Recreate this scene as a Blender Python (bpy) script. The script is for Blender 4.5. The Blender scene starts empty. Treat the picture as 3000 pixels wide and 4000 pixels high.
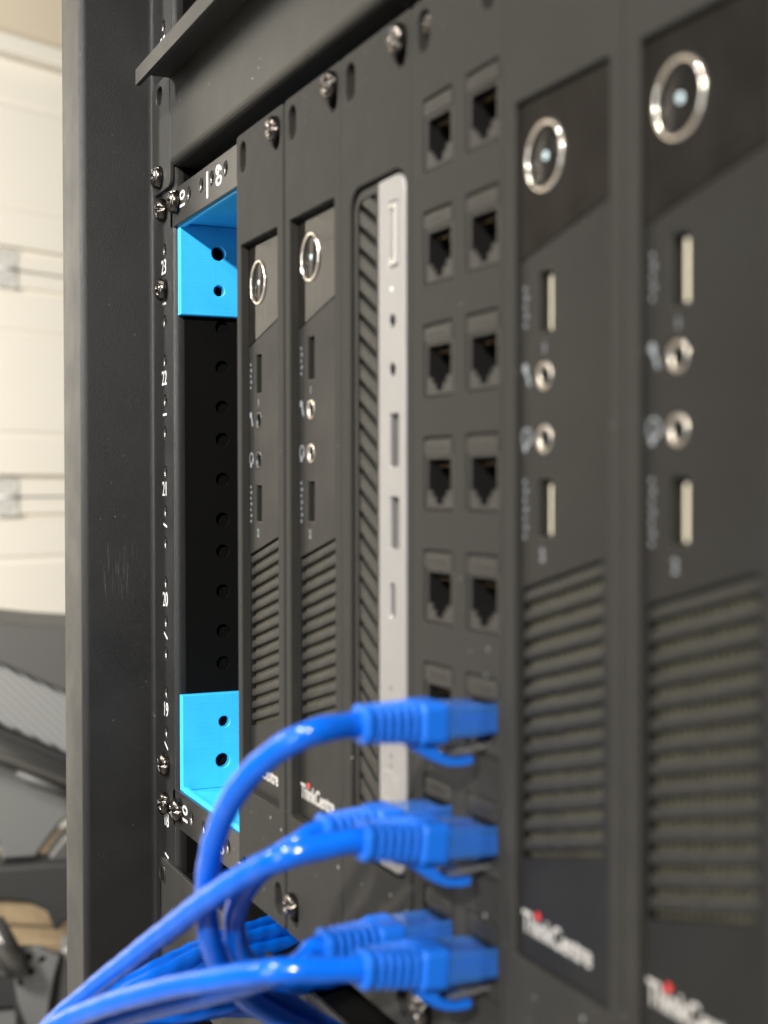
import bpy, bmesh, math, random
from mathutils import Vector, Matrix
from mathutils.geometry import tessellate_polygon
random.seed(7)
S = 0.001                                   # everything below is written in millimetres
scene = bpy.context.scene
COL = scene.collection

# ------------------------------------------------------------------ camera
CAM = Vector((517.88, -146.74, 15.56)); YAW, PITCH, ROLL, FPX = 0.43026, -0.01646, -0.002, 5281.3
D_ = Vector((-math.cos(YAW)*math.cos(PITCH), math.sin(YAW)*math.cos(PITCH), math.sin(PITCH)))
R_ = D_.cross(Vector((0, 0, 1))).normalized(); U_ = R_.cross(D_)
R2 = R_*math.cos(ROLL)+U_*math.sin(ROLL); U2 = -R_*math.sin(ROLL)+U_*math.cos(ROLL)
def pd(px, py, dist):
    """photo pixel + distance along the view axis (mm) -> world point (mm)"""
    return CAM + dist*(D_+R2*((px-1500)/FPX)-U2*((py-2000)/FPX))
cd = bpy.data.cameras.new('camera'); cam = bpy.data.objects.new('camera', cd); COL.objects.link(cam)
M = Matrix((R2, U2, -D_)).transposed().to_4x4(); M.translation = CAM*S
cam.matrix_world = M
cd.sensor_width = 36.0; cd.sensor_fit = 'AUTO'; cd.lens = FPX/4000*36.0
cd.clip_start = 0.01; cd.clip_end = 60
cd.dof.use_dof = True; cd.dof.focus_distance = 0.535; cd.dof.aperture_fstop = cd.lens/3.9
scene.camera = cam
scene.render.resolution_x, scene.render.resolution_y = 768, 1024
# ------------------------------------------------------------------ light
w = bpy.data.worlds.new('World'); scene.world = w; w.use_nodes = True
bg = w.node_tree.nodes['Background']; bg.inputs[0].default_value = (1.0, 0.95, 0.88, 1); bg.inputs[1].default_value = 0.09
def lamp(name, direction, dist, size, power, col, target=(120, 0, 20)):
    d = bpy.data.lights.new(name, 'AREA'); d.shape = 'DISK'; d.size = size; d.energy = power; d.color = col
    o = bpy.data.objects.new(name, d); COL.objects.link(o)
    v = Vector(direction).normalized(); o.location = Vector(target)*S+v*dist
    o.rotation_euler = v.to_track_quat('Z', 'Y').to_euler()
    return o
lamp('ceiling_lamp', (1.15, -1.0, 0.72), 1.9, 0.08, 61, (1.0, 0.95, 0.87))
lamp('ceiling_lamp', (0.02, -0.75, 0.66), 1.1, 0.075, 12.5, (1.0, 0.97, 0.94), target=(70, 0, 60))
lamp('door_fill', (0.72, -0.45, 0.42), 2.2, 0.35, 100, (1.0, 0.965, 0.895), target=(-2300, 0, -420))  # added fill that brightens the garage door, no such fixture known
win = lamp('window_daylight', (0.22, -0.96, 0.06), 2.6, 0.5, 27, (0.84, 0.93, 1.0), target=(0, 0, 30)); win.data.shape = 'RECTANGLE'; win.data.size = 0.45; win.data.size_y = 1.5
scene.view_settings.view_transform = 'Standard'; scene.view_settings.look = 'None'
scene.view_settings.exposure = 0.0; scene.view_settings.gamma = 1.0
scene.view_settings.use_curve_mapping = False

# ------------------------------------------------------------------ materials
MATS = {}
def mat(name, col, rough=0.5, metal=0.0, bump=None, var=None, speck=None, spec=0.5, trans=0.0, emit=None, coat=0.0, scr=None, layers=None):
    """bump=(scale 1/m, strength, distance m); var=(scale, amount); speck=(scale, threshold, colour)"""
    m = bpy.data.materials.new(name); m.use_nodes = True; nt = m.node_tree; n = nt.nodes; L = nt.links
    p = n['Principled BSDF']
    p.inputs['Base Color'].default_value = (*col, 1); p.inputs['Roughness'].default_value = rough
    p.inputs['Metallic'].default_value = metal; p.inputs['Specular IOR Level'].default_value = spec
    p.inputs['Transmission Weight'].default_value = trans; p.inputs['Coat Weight'].default_value = coat
    if emit: p.inputs['Emission Color'].default_value = (*emit[0], 1); p.inputs['Emission Strength'].default_value = emit[1]
    tc = n.new('ShaderNodeTexCoord')
    src = None
    if var:
        nz = n.new('ShaderNodeTexNoise'); nz.inputs['Scale'].default_value = var[0]; nz.inputs['Detail'].default_value = 5
        L.new(tc.outputs['Object'], nz.inputs['Vector'])
        mx = n.new('ShaderNodeMix'); mx.data_type = 'RGBA'
        mx.inputs[6].default_value = (*[c*(1-var[1]) for c in col], 1); mx.inputs[7].default_value = (*[min(1, c*(1+var[1])) for c in col], 1)
        mr = n.new('ShaderNodeMapRange'); mr.inputs[1].default_value = 0.3; mr.inputs[2].default_value = 0.7
        L.new(nz.outputs['Fac'], mr.inputs[0]); L.new(mr.outputs[0], mx.inputs[0]); src = mx.outputs[2]
        ra = n.new('ShaderNodeMapRange'); ra.inputs[1].default_value = 0.3; ra.inputs[2].default_value = 0.7
        ra.inputs[3].default_value = max(0, rough-0.07); ra.inputs[4].default_value = min(1, rough+0.07)
        L.new(nz.outputs['Fac'], ra.inputs[0]); L.new(ra.outputs[0], p.inputs['Roughness'])
    def over(fac, colour):
        nonlocal src
        m2 = n.new('ShaderNodeMix'); m2.data_type = 'RGBA'
        if src: L.new(src, m2.inputs[6])
        else: m2.inputs[6].default_value = (*col, 1)
        m2.inputs[7].default_value = (*colour, 1); L.new(fac, m2.inputs[0]); src = m2.outputs[2]
    if speck:                                                  # dust and little nicks
        v = n.new('ShaderNodeTexVoronoi'); v.inputs['Scale'].default_value = speck[0]
        L.new(tc.outputs['Object'], v.inputs['Vector'])
        nz2 = n.new('ShaderNodeTexNoise'); nz2.inputs['Scale'].default_value = speck[0]*0.37
        L.new(tc.outputs['Object'], nz2.inputs['Vector'])
        sb = n.new('ShaderNodeMath'); sb.operation = 'MULTIPLY_ADD'; sb.inputs[1].default_value = -0.35; sb.inputs[2].default_value = speck[1]+0.175
        L.new(nz2.outputs['Fac'], sb.inputs[0])
        lt = n.new('ShaderNodeMath'); lt.operation = 'LESS_THAN'
        L.new(v.outputs['Distance'], lt.inputs[0]); L.new(sb.outputs[0], lt.inputs[1])
        over(lt.outputs[0], speck[2])
    if scr:                                                    # vertical rub marks inside a blotch: (centre m, radius m, colour)
        mp = n.new('ShaderNodeMapping'); mp.inputs['Scale'].default_value = (900, 900, 70)
        L.new(tc.outputs['Object'], mp.inputs['Vector'])
        nz3 = n.new('ShaderNodeTexNoise'); nz3.inputs['Scale'].default_value = 1.0; nz3.inputs['Detail'].default_value = 6
        L.new(mp.outputs[0], nz3.inputs['Vector'])
        ds = n.new('ShaderNodeVectorMath'); ds.operation = 'DISTANCE'; ds.inputs[1].default_value = scr[0]
        L.new(tc.outputs['Object'], ds.inputs[0])
        fo = n.new('ShaderNodeMapRange'); fo.inputs[1].default_value = 0; fo.inputs[2].default_value = scr[1]
        fo.inputs[3].default_value = 0.30; fo.inputs[4].default_value = -0.1; L.new(ds.outputs['Value'], fo.inputs[0])
        ad = n.new('ShaderNodeMath'); ad.operation = 'ADD'; L.new(nz3.outputs['Fac'], ad.inputs[0]); L.new(fo.outputs[0], ad.inputs[1])
        fr = n.new('ShaderNodeMapRange'); fr.inputs[1].default_value = 0.70; fr.inputs[2].default_value = 0.95; fr.inputs[4].default_value = 0.55
        L.new(ad.outputs[0], fr.inputs[0]); over(fr.outputs[0], scr[2])
    if src: L.new(src, p.inputs['Base Color'])
    if bump:
        nb = n.new('ShaderNodeTexNoise'); nb.inputs['Scale'].default_value = bump[0]; nb.inputs['Detail'].default_value = 3
        L.new(tc.outputs['Object'], nb.inputs['Vector'])
        if layers:
            ml = n.new('ShaderNodeMapping'); ml.inputs['Scale'].default_value = layers; L.new(tc.outputs['Object'], ml.inputs['Vector']); L.new(ml.outputs[0], nb.inputs['Vector'])
        b = n.new('ShaderNodeBump'); b.inputs['Strength'].default_value = bump[1]; b.inputs['Distance'].default_value = bump[2]
        L.new(nb.outputs['Fac'], b.inputs['Height']); L.new(b.outputs[0], p.inputs['Normal'])
    MATS[name] = m
    return m
DUST = (0.35, 0.35, 0.34)
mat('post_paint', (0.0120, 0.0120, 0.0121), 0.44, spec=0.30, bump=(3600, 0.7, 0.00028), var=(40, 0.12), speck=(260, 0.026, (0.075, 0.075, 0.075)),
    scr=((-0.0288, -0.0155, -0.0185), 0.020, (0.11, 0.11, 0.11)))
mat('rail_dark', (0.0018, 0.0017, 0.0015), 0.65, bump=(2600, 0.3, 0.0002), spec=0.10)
mat('shelf_paint', (0.024, 0.0232, 0.0208), 0.5, spec=0.28, bump=(3500, 0.15, 0.0001), var=(25, 0.12), speck=(170, 0.035, (0.2, 0.2, 0.19)))
mat('strip_paint', (0.016, 0.0155, 0.015), 0.36, bump=(1800, 0.2, 0.0001), speck=(260, 0.035, (0.2, 0.2, 0.19)))
mat('printed_black', (0.0235, 0.0223, 0.0198), 0.74, spec=0.19, bump=(2400, 0.7, 0.00014), var=(120, 0.10), speck=(200, 0.035, (0.25, 0.25, 0.24)))
mat('bezel_black', (0.0118, 0.0114, 0.0107), 0.52, spec=0.20, bump=(4000, 0.25, 0.00006), var=(45, 0.16))
mat('slat_black', (0.0215, 0.0207, 0.0176), 0.5, spec=0.25, bump=(650, 0.7, 0.0005), var=(420, 0.3))
mat('keystone_black', (0.0205, 0.0196, 0.0176), 0.45, spec=0.25, bump=(2000, 0.3, 0.00006))
mat('gloss_black', (0.012, 0.011, 0.010), 0.06, var=(70, 0.3), bump=(60, 0.5, 0.0003), spec=0.06)
mat('hole_black', (0.006, 0.006, 0.006), 0.6, spec=0.2)
mat('chrome', (0.74, 0.68, 0.60), 0.10, 0.85)
mat('nickel', (0.105, 0.093, 0.082), 0.26, 1.0, bump=(700, 0.2, 0.0002))
mat('thread_steel', (0.22, 0.21, 0.19), 0.35, 1.0)
mat('silver', (0.235, 0.228, 0.224), 0.42, 0.35, var=(60, 0.03))
mat('silver_edge', (0.40, 0.385, 0.37), 0.25, 0.6)
mat('silver_print', (0.12, 0.105, 0.10), 0.5)
mat('port_metal', (0.46, 0.42, 0.36), 0.3, 0.9)
mat('port_tongue', (0.68, 0.61, 0.47), 0.4)
mat('port_dark', (0.02, 0.02, 0.017), 0.4)
mat('gold', (0.06, 0.04, 0.015), 0.4, 1.0)
mat('white_print', (0.66, 0.66, 0.64), 0.5)
mat('grey_print', (0.19, 0.205, 0.22), 0.5)
mat('logo_print', (0.46, 0.44, 0.41), 0.4)
mat('red_print', (0.62, 0.03, 0.03), 0.4)
mat('led_lens', (0.55, 0.70, 0.74), 0.2)
mat('blue_print', (0.035, 0.46, 0.93), 0.40, bump=(1.0, 0.5, 0.00016), layers=(25, 25, 1600), var=(70, 0.06))
mat('cable_blue', (0.0010, 0.098, 0.56), 0.17, spec=0.46, bump=(300, 0.25, 0.0005), var=(60, 0.08))
mat('boot_blue', (0.007, 0.120, 0.58), 0.42, spec=0.32)
mat('plug_clear', (0.07, 0.30, 0.88), 0.08, trans=0.68, spec=0.6)
mat('latch_clear', (0.55, 0.56, 0.55), 0.12, trans=0.85)
mat('heat_fins', (0.065, 0.060, 0.041), 0.55, 0.2, var=(300, 0.3))
mat('door_paint', (0.80, 0.755, 0.67), 0.5, var=(2.5, 0.02))
mat('wall_beige', (0.70, 0.61, 0.47), 0.8, var=(3, 0.03))
mat('unseen_wall_brown', (0.17, 0.14, 0.105), 0.8, var=(3, 0.2))
mat('galvanised', (0.62, 0.61, 0.57), 0.5, 0.1, var=(40, 0.1))
mat('concrete', (0.30, 0.29, 0.27), 0.8, var=(4, 0.15))
mat('machine_dark', (0.036, 0.035, 0.033), 0.55)
mat('machine_grey', (0.075, 0.076, 0.073), 0.5)
mat('machine_black', (0.008, 0.008, 0.008), 0.6)
mat('machine_tube', (0.11, 0.107, 0.104), 0.28, 0.8)
mat('plate_grey', (0.075, 0.076, 0.075), 0.45)
mat('wood', (0.26, 0.19, 0.11), 0.6, var=(20, 0.25))
# woven panel: fine crossing ribs
def weave():
    m = mat('machine_weave', (0.15, 0.151, 0.148), 0.6); n = m.node_tree.nodes; L = m.node_tree.links
    tc = n.new('ShaderNodeTexCoord'); wv = n.new('ShaderNodeTexWave'); wv.inputs['Scale'].default_value = 55; wv.bands_direction = 'DIAGONAL'
    L.new(tc.outputs['Object'], wv.inputs['Vector']); b = n.new('ShaderNodeBump'); b.inputs['Distance'].default_value = 0.003
    L.new(wv.outputs['Fac'], b.inputs['Height']); L.new(b.outputs[0], n['Principled BSDF'].inputs['Normal'])
weave()

# ------------------------------------------------------------------ mesh helpers
class MB:
    def __init__(s): s.v = []; s.f = []; s.sm = []
    def add(s, vs, fs, smooth=False):
        o = len(s.v); s.v += [tuple(p) for p in vs]
        for f in fs: s.f.append([i+o for i in f]); s.sm.append(smooth)
        return s
    def box(s, x0, x1, y0, y1, z0, z1, c=0.0):
        """box with chamfered edges c"""
        if c <= 0:
            vs = [(x, y, z) for x in (x0, x1) for y in (y0, y1) for z in (z0, z1)]
            return s.add(vs, [(0, 1, 3, 2), (4, 6, 7, 5), (0, 4, 5, 1), (2, 3, 7, 6), (0, 2, 6, 4), (1, 5, 7, 3)])
        bm = bmesh.new(); bmesh.ops.create_cube(bm, size=1)
        for v in bm.verts: v.co = ((x0+x1)/2+v.co.x*(x1-x0), (y0+y1)/2+v.co.y*(y1-y0), (z0+z1)/2+v.co.z*(z1-z0))
        bmesh.ops.bevel(bm, geom=bm.edges[:], offset=c, segments=2, affect='EDGES', profile=0.5)
        bm.verts.index_update(); vs = [v.co[:] for v in bm.verts]; fs = [[v.index for v in f.verts] for f in bm.faces]; bm.free()
        return s.add(vs, fs)
    def prism(s, poly, a0, a1, axis='x'):
        """closed 2-D polygon pushed along an axis; polygon is (y,z) for x, (x,y) for z, (x,z) for y"""
        k = len(poly)
        def P(p, a): return (a, p[0], p[1]) if axis == 'x' else ((p[0], p[1], a) if axis == 'z' else (p[0], a, p[1]))
        vs = [P(p, a0) for p in poly]+[P(p, a1) for p in poly]
        fs = [(i, (i+1) % k, k+(i+1) % k, k+i) for i in range(k)]
        tri = tessellate_polygon([[Vector((p[0], p[1], 0)) for p in poly]])
        fs += [tuple(t) for t in tri]+[tuple(k+i for i in reversed(t)) for t in tri]
        return s.add(vs, fs)
    def lathe(s, prof, c=(0, 0, 0), seg=24, axis='y', smooth=True, closed=False):
        """prof = [(radius, height along axis)]"""
        vs = []; fs = []; k = len(prof)
        for i in range(seg):
            a = 2*math.pi*i/seg; ca, sa = math.cos(a), math.sin(a)
            for r, h in prof:
                if axis == 'y': vs.append((c[0]+r*ca, c[1]+h, c[2]+r*sa))
                elif axis == 'z': vs.append((c[0]+r*ca, c[1]+r*sa, c[2]+h))
                else: vs.append((c[0]+h, c[1]+r*ca, c[2]+r*sa))
        for i in range(seg):
            j = (i+1) % seg
            for q in range(k-1 if not closed else k):
                q2 = (q+1) % k; fs.append((i*k+q, j*k+q, j*k+q2, i*k+q2))
        return s.add(vs, fs, smooth)
    def tube(s, path, rad, seg=16, wav=0.0, per=9.0, closed_ends=True):
        vs = []; fs = []; nrm = None; dist = 0
        for i, p in enumerate(path):
            t = (path[min(i+1, len(path)-1)]-path[max(i-1, 0)]).normalized()
            if i: dist += (p-path[i-1]).length
            if nrm is None: nrm = t.orthogonal().normalized()
            nrm = (nrm-t*nrm.dot(t)).normalized(); b = t.cross(nrm)
            rr = rad(i/(len(path)-1)) if callable(rad) else rad
            for k in range(seg):
                a = 2*math.pi*k/seg
                r = rr*(1+wav*math.sin(2*math.pi*dist/per+2*a)+wav*0.6*math.sin(2*math.pi*dist/(per*2.7)+a))
                vs.append(p+nrm*(r*math.cos(a))+b*(r*math.sin(a)))
        for i in range(len(path)-1):
            for k in range(seg):
                k2 = (k+1) % seg; fs.append((i*seg+k, i*seg+k2, (i+1)*seg+k2, (i+1)*seg+k))
        if closed_ends: fs.append(tuple(reversed(range(seg)))); o = (len(path)-1)*seg; fs.append(tuple(o+k for k in range(seg)))
        return s.add(vs, fs, True)
    def obj(s, name, material, parent=None, loc=None):
        me = bpy.data.meshes.new(name); me.from_pydata([(x*S, y*S, z*S) for x, y, z in s.v], [], s.f)
        for p, q in zip(me.polygons, s.sm): p.use_smooth = q
        bm = bmesh.new(); bm.from_mesh(me); bmesh.ops.recalc_face_normals(bm, faces=bm.faces); bm.to_mesh(me); bm.free()
        me.materials.append(MATS[material]); o = bpy.data.objects.new(name, me); COL.objects.link(o)
        if parent: o.parent = parent
        if loc is not None: o.location = Vector(loc)*S
        return o
def shp(sh, off=0.0):
    """2-D outline of a shape grown by off.  ('rr',cx,cz,w,h,r[,n])  ('c',cx,cz,r[,n])  ('p',points)"""
    if sh[0] == 'c':
        n = sh[4] if len(sh) > 4 else 20
        return [(sh[1]+(sh[3]+off)*math.cos(2*math.pi*i/n), sh[2]+(sh[3]+off)*math.sin(2*math.pi*i/n)) for i in range(n)]
    if sh[0] == 'rr':
        _, cx, cz, W, H, r = sh[:6]; n = sh[6] if len(sh) > 6 else 5
        W += 2*off; H += 2*off; r = max(0.02, min(r+off, W/2-1e-4, H/2-1e-4)); out = []
        for qx, qz, a0 in ((1, 1, 0), (-1, 1, 90), (-1, -1, 180), (1, -1, 270)):
            for i in range(n+1):
                a = math.radians(a0+90*i/n); out.append((cx+qx*(W/2-r)+r*math.cos(a), cz+qz*(H/2-r)+r*math.sin(a)))
        return out
    pts = sh[1]; k = len(pts); out = []
    ar = sum(pts[i][0]*pts[(i+1) % k][1]-pts[(i+1) % k][0]*pts[i][1] for i in range(k)); sg = 1 if ar > 0 else -1
    for i in range(k):
        a, b, c = Vector(pts[i-1]), Vector(pts[i]), Vector(pts[(i+1) % k])
        n1 = (b-a).normalized(); n2 = (c-b).normalized(); n1 = Vector((n1.y, -n1.x))*sg; n2 = Vector((n2.y, -n2.x))*sg
        m = (n1+n2); m = m/max(0.3, m.length_squared)*2; q = b+m*off; out.append((q.x, q.y))
    return out
def plate(mb, outer, holes, y0, y1, ch=0.3, hch=None, axis='y'):
    """flat plate facing -Y (front at y0) with real holes, chamfered front edges"""
    hch = ch if hch is None else hch
    P = (lambda p, a: (p[0], a, p[1])) if axis == 'y' else ((lambda p, a: (a, p[0], p[1])))
    sgn = 1 if y1 > y0 else -1
    loops = [(shp(outer, -ch), shp(outer, 0))]+[(shp(h, hch), shp(h, 0)) for h in holes]
    chs = [ch]+[hch]*len(holes)
    front = [l[0] for l in loops]; back = [l[1] for l in loops]
    vs = []; fs = []; base = []
    for (fr, ba), c in zip(loops, chs):
        k = len(fr); o = len(vs); base.append(o)
        vs += [P(p, y0) for p in fr]+[P(p, y0+sgn*c) for p in ba]+[P(p, y1) for p in ba]
        for i in range(k):
            j = (i+1) % k
            fs += [(o+i, o+j, o+k+j, o+k+i), (o+k+i, o+k+j, o+2*k+j, o+2*k+i)]
    def cap(ls, lay):
        idx = []
        for b, l in zip(base, ls): idx += [b+lay*len(l)+i for i in range(len(l))]
        for t in tessellate_polygon([[Vector((p[0], p[1], 0)) for p in l] for l in ls]): fs.append(tuple(idx[i] for i in t))
    cap(front, 0); cap(back, 2)
    return mb.add(vs, fs)
def spline(pts, n=10):
    P = [pts[0]*2-pts[1]]+pts+[pts[-1]*2-pts[-2]]; out = []
    for i in range(1, len(P)-2):
        for k in range(n):
            t = k/n; a, b, c, d = P[i-1], P[i], P[i+1], P[i+2]
            out.append(0.5*((2*b)+(c-a)*t+(2*a-5*b+4*c-d)*t*t+(3*b-a-3*c+d)*t**3))
    out.append(P[-2]); return out
def text(name, body, size, material, parent, loc, rot=0.0, sx=1.0, bold=0.0, extr=0.03, yrot=0.0):
    """flat print facing -Y; rot turns it in the XZ plane (degrees, anticlockwise from the front)"""
    c = bpy.data.curves.new(name, 'FONT'); c.body = body; c.size = size*S; c.align_x = 'CENTER'; c.align_y = 'CENTER'
    c.offset = bold*S; c.extrude = extr*S; c.resolution_u = 3
    t = bpy.data.objects.new(name, c); COL.objects.link(t); dg = bpy.context.evaluated_depsgraph_get()
    me = bpy.data.meshes.new_from_object(t.evaluated_get(dg)); bpy.data.objects.remove(t)
    me.transform(Matrix.Rotation(math.radians(90), 4, 'X') @ Matrix.Rotation(math.radians(rot), 4, 'Z') @ Matrix.Diagonal((sx, 1, 1, 1)))
    me.materials.clear(); me.materials.append(MATS[material])
    o = bpy.data.objects.new(name, me); COL.objects.link(o); o.location = Vector(loc)*S
    if parent: o.parent = parent
    return o
def thing(name, label, cat, loc=(0, 0, 0), group=None, rz=0.0):
    o = bpy.data.objects.new(name, None); COL.objects.link(o); o.location = Vector(loc)*S; o.rotation_euler.z = rz
    o.empty_display_size = 0.01; return tag(o, label, cat, group)
def tag(o, label, cat, group=None, kind=None):
    o['label'] = label; o['category'] = cat
    if group: o['group'] = group
    if kind: o['kind'] = kind
    return o
def struct(o): o['kind'] = 'structure'; return o
def copy_tree(o, parent=None):
    c = o.copy(); COL.objects.link(c); c.parent = parent
    for ch in o.children: copy_tree(ch, c)
    return c

U = 44.45; ZB = 45.0                        # one rack unit; ZB = height of the line between units 22 and 21
FLOOR = -1005.0
# ================================================================== setting
struct(MB().box(-6000, 6000, -6000, 6000, FLOOR-60, FLOOR).obj('floor', 'concrete'))
# garage door seen past the post
ddir = Vector((-0.435, 0.90, 0)).normalized(); drz = math.atan2(ddir.y, ddir.x)
DP = pd(125, 1913, 3035); DP.z = FLOOR
def door_a(px):                             # where along the door the photo column px meets it
    r = D_+R2*((px-1500)/FPX); n = Vector((ddir.y, -ddir.x, 0)); t = (DP-CAM).dot(n)/r.dot(n); return (CAM+r*t-DP).dot(ddir)
door = thing('garage_door', 'cream ribbed sectional garage door behind the rack', 'garage door', DP, rz=drz)
SEC = 503; A0, A1 = -1650, 1500
def sec_profile(h):                         # (depth, height) outline of one section, room side at negative depth
    p = [(0, 2)]
    def step(z, d): p.append((d, z))
    step(37, 0); step(38, 12); step(47, 12); step(50, -9); step(130, -9); step(136, -5); step(142, -5); step(148, -9)
    step(h-148, -9); step(h-142, -5); step(h-136, -5); step(h-130, -9); step(h-50, -9); step(h-47, 12); step(h-38, 12); step(h-37, 0); step(h-2, 0)
    return p+[(30, h-2), (30, 2)]
first = None
for i in range(4):
    s_ = MB().prism(sec_profile(SEC), A0, A1, 'x').obj('section', 'door_paint', door, (0, 0, i*SEC)) if first is None else None
    if first is None: first = s_
    else:
        s_ = first.copy(); COL.objects.link(s_); s_.parent = door; s_.location = (0, 0, i*SEC*S)
    if 0 < i:
        for a in (door_a(24), door_a(24)-1100):
            h = MB(); plate(h, ('rr', a, 0, 62, 84, 6), [('c', a-18, 24, 4), ('c', a+18, 24, 4), ('c', a-18, -26, 4), ('c', a+18, -26, 4)], -3.0, -0.5, 0.6)
            h.lathe([(0.01, -30), (3.4, -30), (3.4, 30), (0.01, 30)], (a, -3.5, 0), 14, 'x')
            h.obj('hinge', 'galvanised', s_)
MB().box(A0, A1, -46, -9.5, 1972, 2010, 3).obj('strut', 'door_paint', door)
tag(MB().box(A0, A1, 34, 120, 2018, 3000).obj('header_wall', 'wall_beige', None, DP), 'beige wall strip above the garage door', 'wall')
bpy.data.objects['header_wall'].rotation_euler.z = drz
for a0, a1, nm, wm in ((A1+2, A1+1500, 'side_wall', 'wall_beige'), (A0-2400, A0-2, 'side_wall', 'unseen_wall_brown')):  # brown one is unseen, added to darken what the glossy windows mirror
    o = MB().box(a0, a1, 34, 120, 0, 3000).obj(nm, wm, None, DP); o.rotation_euler.z = drz
    tag(o, 'beige wall running on from the rear jamb of the garage door' if a0 > 0 else 'unseen brown wall added past the front jamb for darker reflections', 'wall')

# ================================================================== left rack post
ZLO, ZHI = FLOOR, 900.0
post = thing('rack_post', 'black steel rack post with white unit numbers and tapped holes', 'rack post', (-28, 0, FLOOR))
def lp(o): o.location = Vector((28, 0, -FLOOR))*S; return o
XP = -28.8; YF = -30.0
def arc(cx, cy, r, a0, a1, n=6): return [(cx+r*math.cos(math.radians(a0+(a1-a0)*i/n)), cy+r*math.sin(math.radians(a0+(a1-a0)*i/n))) for i in range(n+1)]
def sheet(mb, line, t):                     # folded sheet: polyline in plan, thickness t to its left, run the whole height
    k = len(line); off = []
    for i in range(k):
        a = Vector(line[max(i-1, 0)]); b = Vector(line[min(i+1, k-1)]); d = (b-a).normalized(); off.append((line[i][0]-d.y*t, line[i][1]+d.x*t))
    vs = []; fs = []
    for x, y in line+off: vs += [(x, y, ZLO), (x, y, ZHI)]
    for i in range(k-1):
        fs += [(2*i, 2*i+2, 2*i+3, 2*i+1), (2*(k+i), 2*(k+i)+1, 2*(k+i)+3, 2*(k+i)+2), (2*i, 2*(k+i), 2*(k+i)+2, 2*i+2), (2*i+1, 2*i+3, 2*(k+i)+3, 2*(k+i)+1)]
    fs += [(0, 1, 2*k+1, 2*k), (2*k-2, 4*k-2, 4*k-1, 2*k-1)]
    return mb.add(vs, fs, True)
line = [(-65, 25)]+arc(-63, YF+2, 2, 180, 270)+arc(XP-3.0, YF+3.0, 3.0, -90, 0, 8)+[(XP, -2.2)]+[(XP+1.4-1.4*math.cos(math.radians(a)), -1.4-0.0+1.4*math.sin(math.radians(a))-0.0) for a in (15, 45, 75, 90)]+[(XP+1.6, 0.0)]
m_ = MB(); sheet(m_, line, 2.0); o = m_.obj('channel', 'post_paint', post); lp(o)
for p in o.data.polygons: p.use_smooth = True
# front flange with the tapped holes
hz = []
for u_ in range(-3, 5):                     # u_ = 0 -> unit 22
    top = ZB+U*(u_+1)
    hz += [top-6.35, top-22.225, top-38.1]
hz = [z for z in hz if -170 < z < 225]
XH = -12.2
m_ = MB(); plate(m_, ('p', [(XP+1.6, ZLO), (-0.2, ZLO), (-0.2, ZHI), (XP+1.6, ZHI)]), [('c', XH, z, 2.5, 18) for z in hz], 0.0, 2.0, 0.0, 0.25)
lp(m_.obj('mounting_flange', 'post_paint', post))
th = MB(); prof = []
for i in range(7): prof += [(2.42, 0.2+i*0.9), (2.0, 0.65+i*0.9)]
th.lathe(prof, (0, 0, 0), 14)
tm = None
for z in hz:
    if tm is None: tm = th.obj('thread', 'thread_steel', post); t_ = tm
    else: t_ = tm.copy(); COL.objects.link(t_); t_.parent = post
    t_.location = Vector((XH+28, 0.1, z-FLOOR))*S
# rounded inner bend and the side flange running back
line = [(-0.2, 0.0)]+arc(-0.2, 2.0, 2.0, -90, 0, 6)+[(1.8, 14.0)]
m_ = MB(); sheet(m_, line, 1.8); lp(m_.obj('bend', 'post_paint', post))
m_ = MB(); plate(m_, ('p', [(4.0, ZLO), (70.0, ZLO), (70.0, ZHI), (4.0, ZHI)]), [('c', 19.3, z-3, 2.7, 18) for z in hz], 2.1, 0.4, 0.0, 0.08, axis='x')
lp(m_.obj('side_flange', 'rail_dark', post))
tag(MB().box(-1.2, 0.1, 14.5, 560, FLOOR, 880).obj('flange_backing', 'rail_dark'), 'black backing sheet added behind the numbered post to darken its side holes', 'backing sheet')  # added sheet, blocks the bright world behind the side flange holes
for i, nm in enumerate(('25', '24', '23', '22', '21', '20', '19', '18', '17')):
    z = ZB+U*(4-i)-29.2
    if nm in ('24', '17'): continue
    text('unit_number', nm, 8.2, 'white_print', post, (XH+28-0.8, -0.05, z-FLOOR), 3 if nm == '20' else 0, 0.92, 0.03)
for i in range(-4, 3):
    z = ZB+U*i+0.9
    b = MB().box(-2.6, 2.6, -0.05, 0.01, -0.45, 0.45).obj('unit_line', 'white_print', post); b.location = Vector((XH+28-0.5, 0, z-FLOOR))*S
    b.rotation_euler.y = math.radians((0, 2, -1, 12, 24, 26, 10)[(2-i) % 7])

# ================================================================== screws
def screw_mesh(r, h):
    mb = MB(); seg, rings = 56, 18; vs = []; fs = []
    for i in range(rings+1):
        q = i/rings; rr = r*q
        for k in range(seg):
            a = 2*math.pi*k/seg; x, z = rr*math.cos(a), rr*math.sin(a)
            y = -h*(0.30+0.70*math.sqrt(max(0, 1-q**2.6)))
            cr = min(abs(x), abs(z)); wd = 0.55
            if (cr < wd and rr < r*0.62) or (abs(x*0.94-z*0.34) < 0.5 and rr < r*0.96): y += 1.15
            vs.append((x, y, z))
    o = len(vs); vs += [(r*math.cos(2*math.pi*k/seg), 0, r*math.sin(2*math.pi*k/seg)) for k in range(seg)]
    for i in range(rings+1):
        for k in range(seg):
            k2 = (k+1) % seg; fs.append((i*seg+k, i*seg+k2, (i+1)*seg+k2, (i+1)*seg+k))
    mb.add(vs, fs, True)
    mb.lathe([(2.0, -0.5), (2.0, 8), (0.01, 8)], (0, 0, 0), 12)
    return mb
big = None
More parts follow.
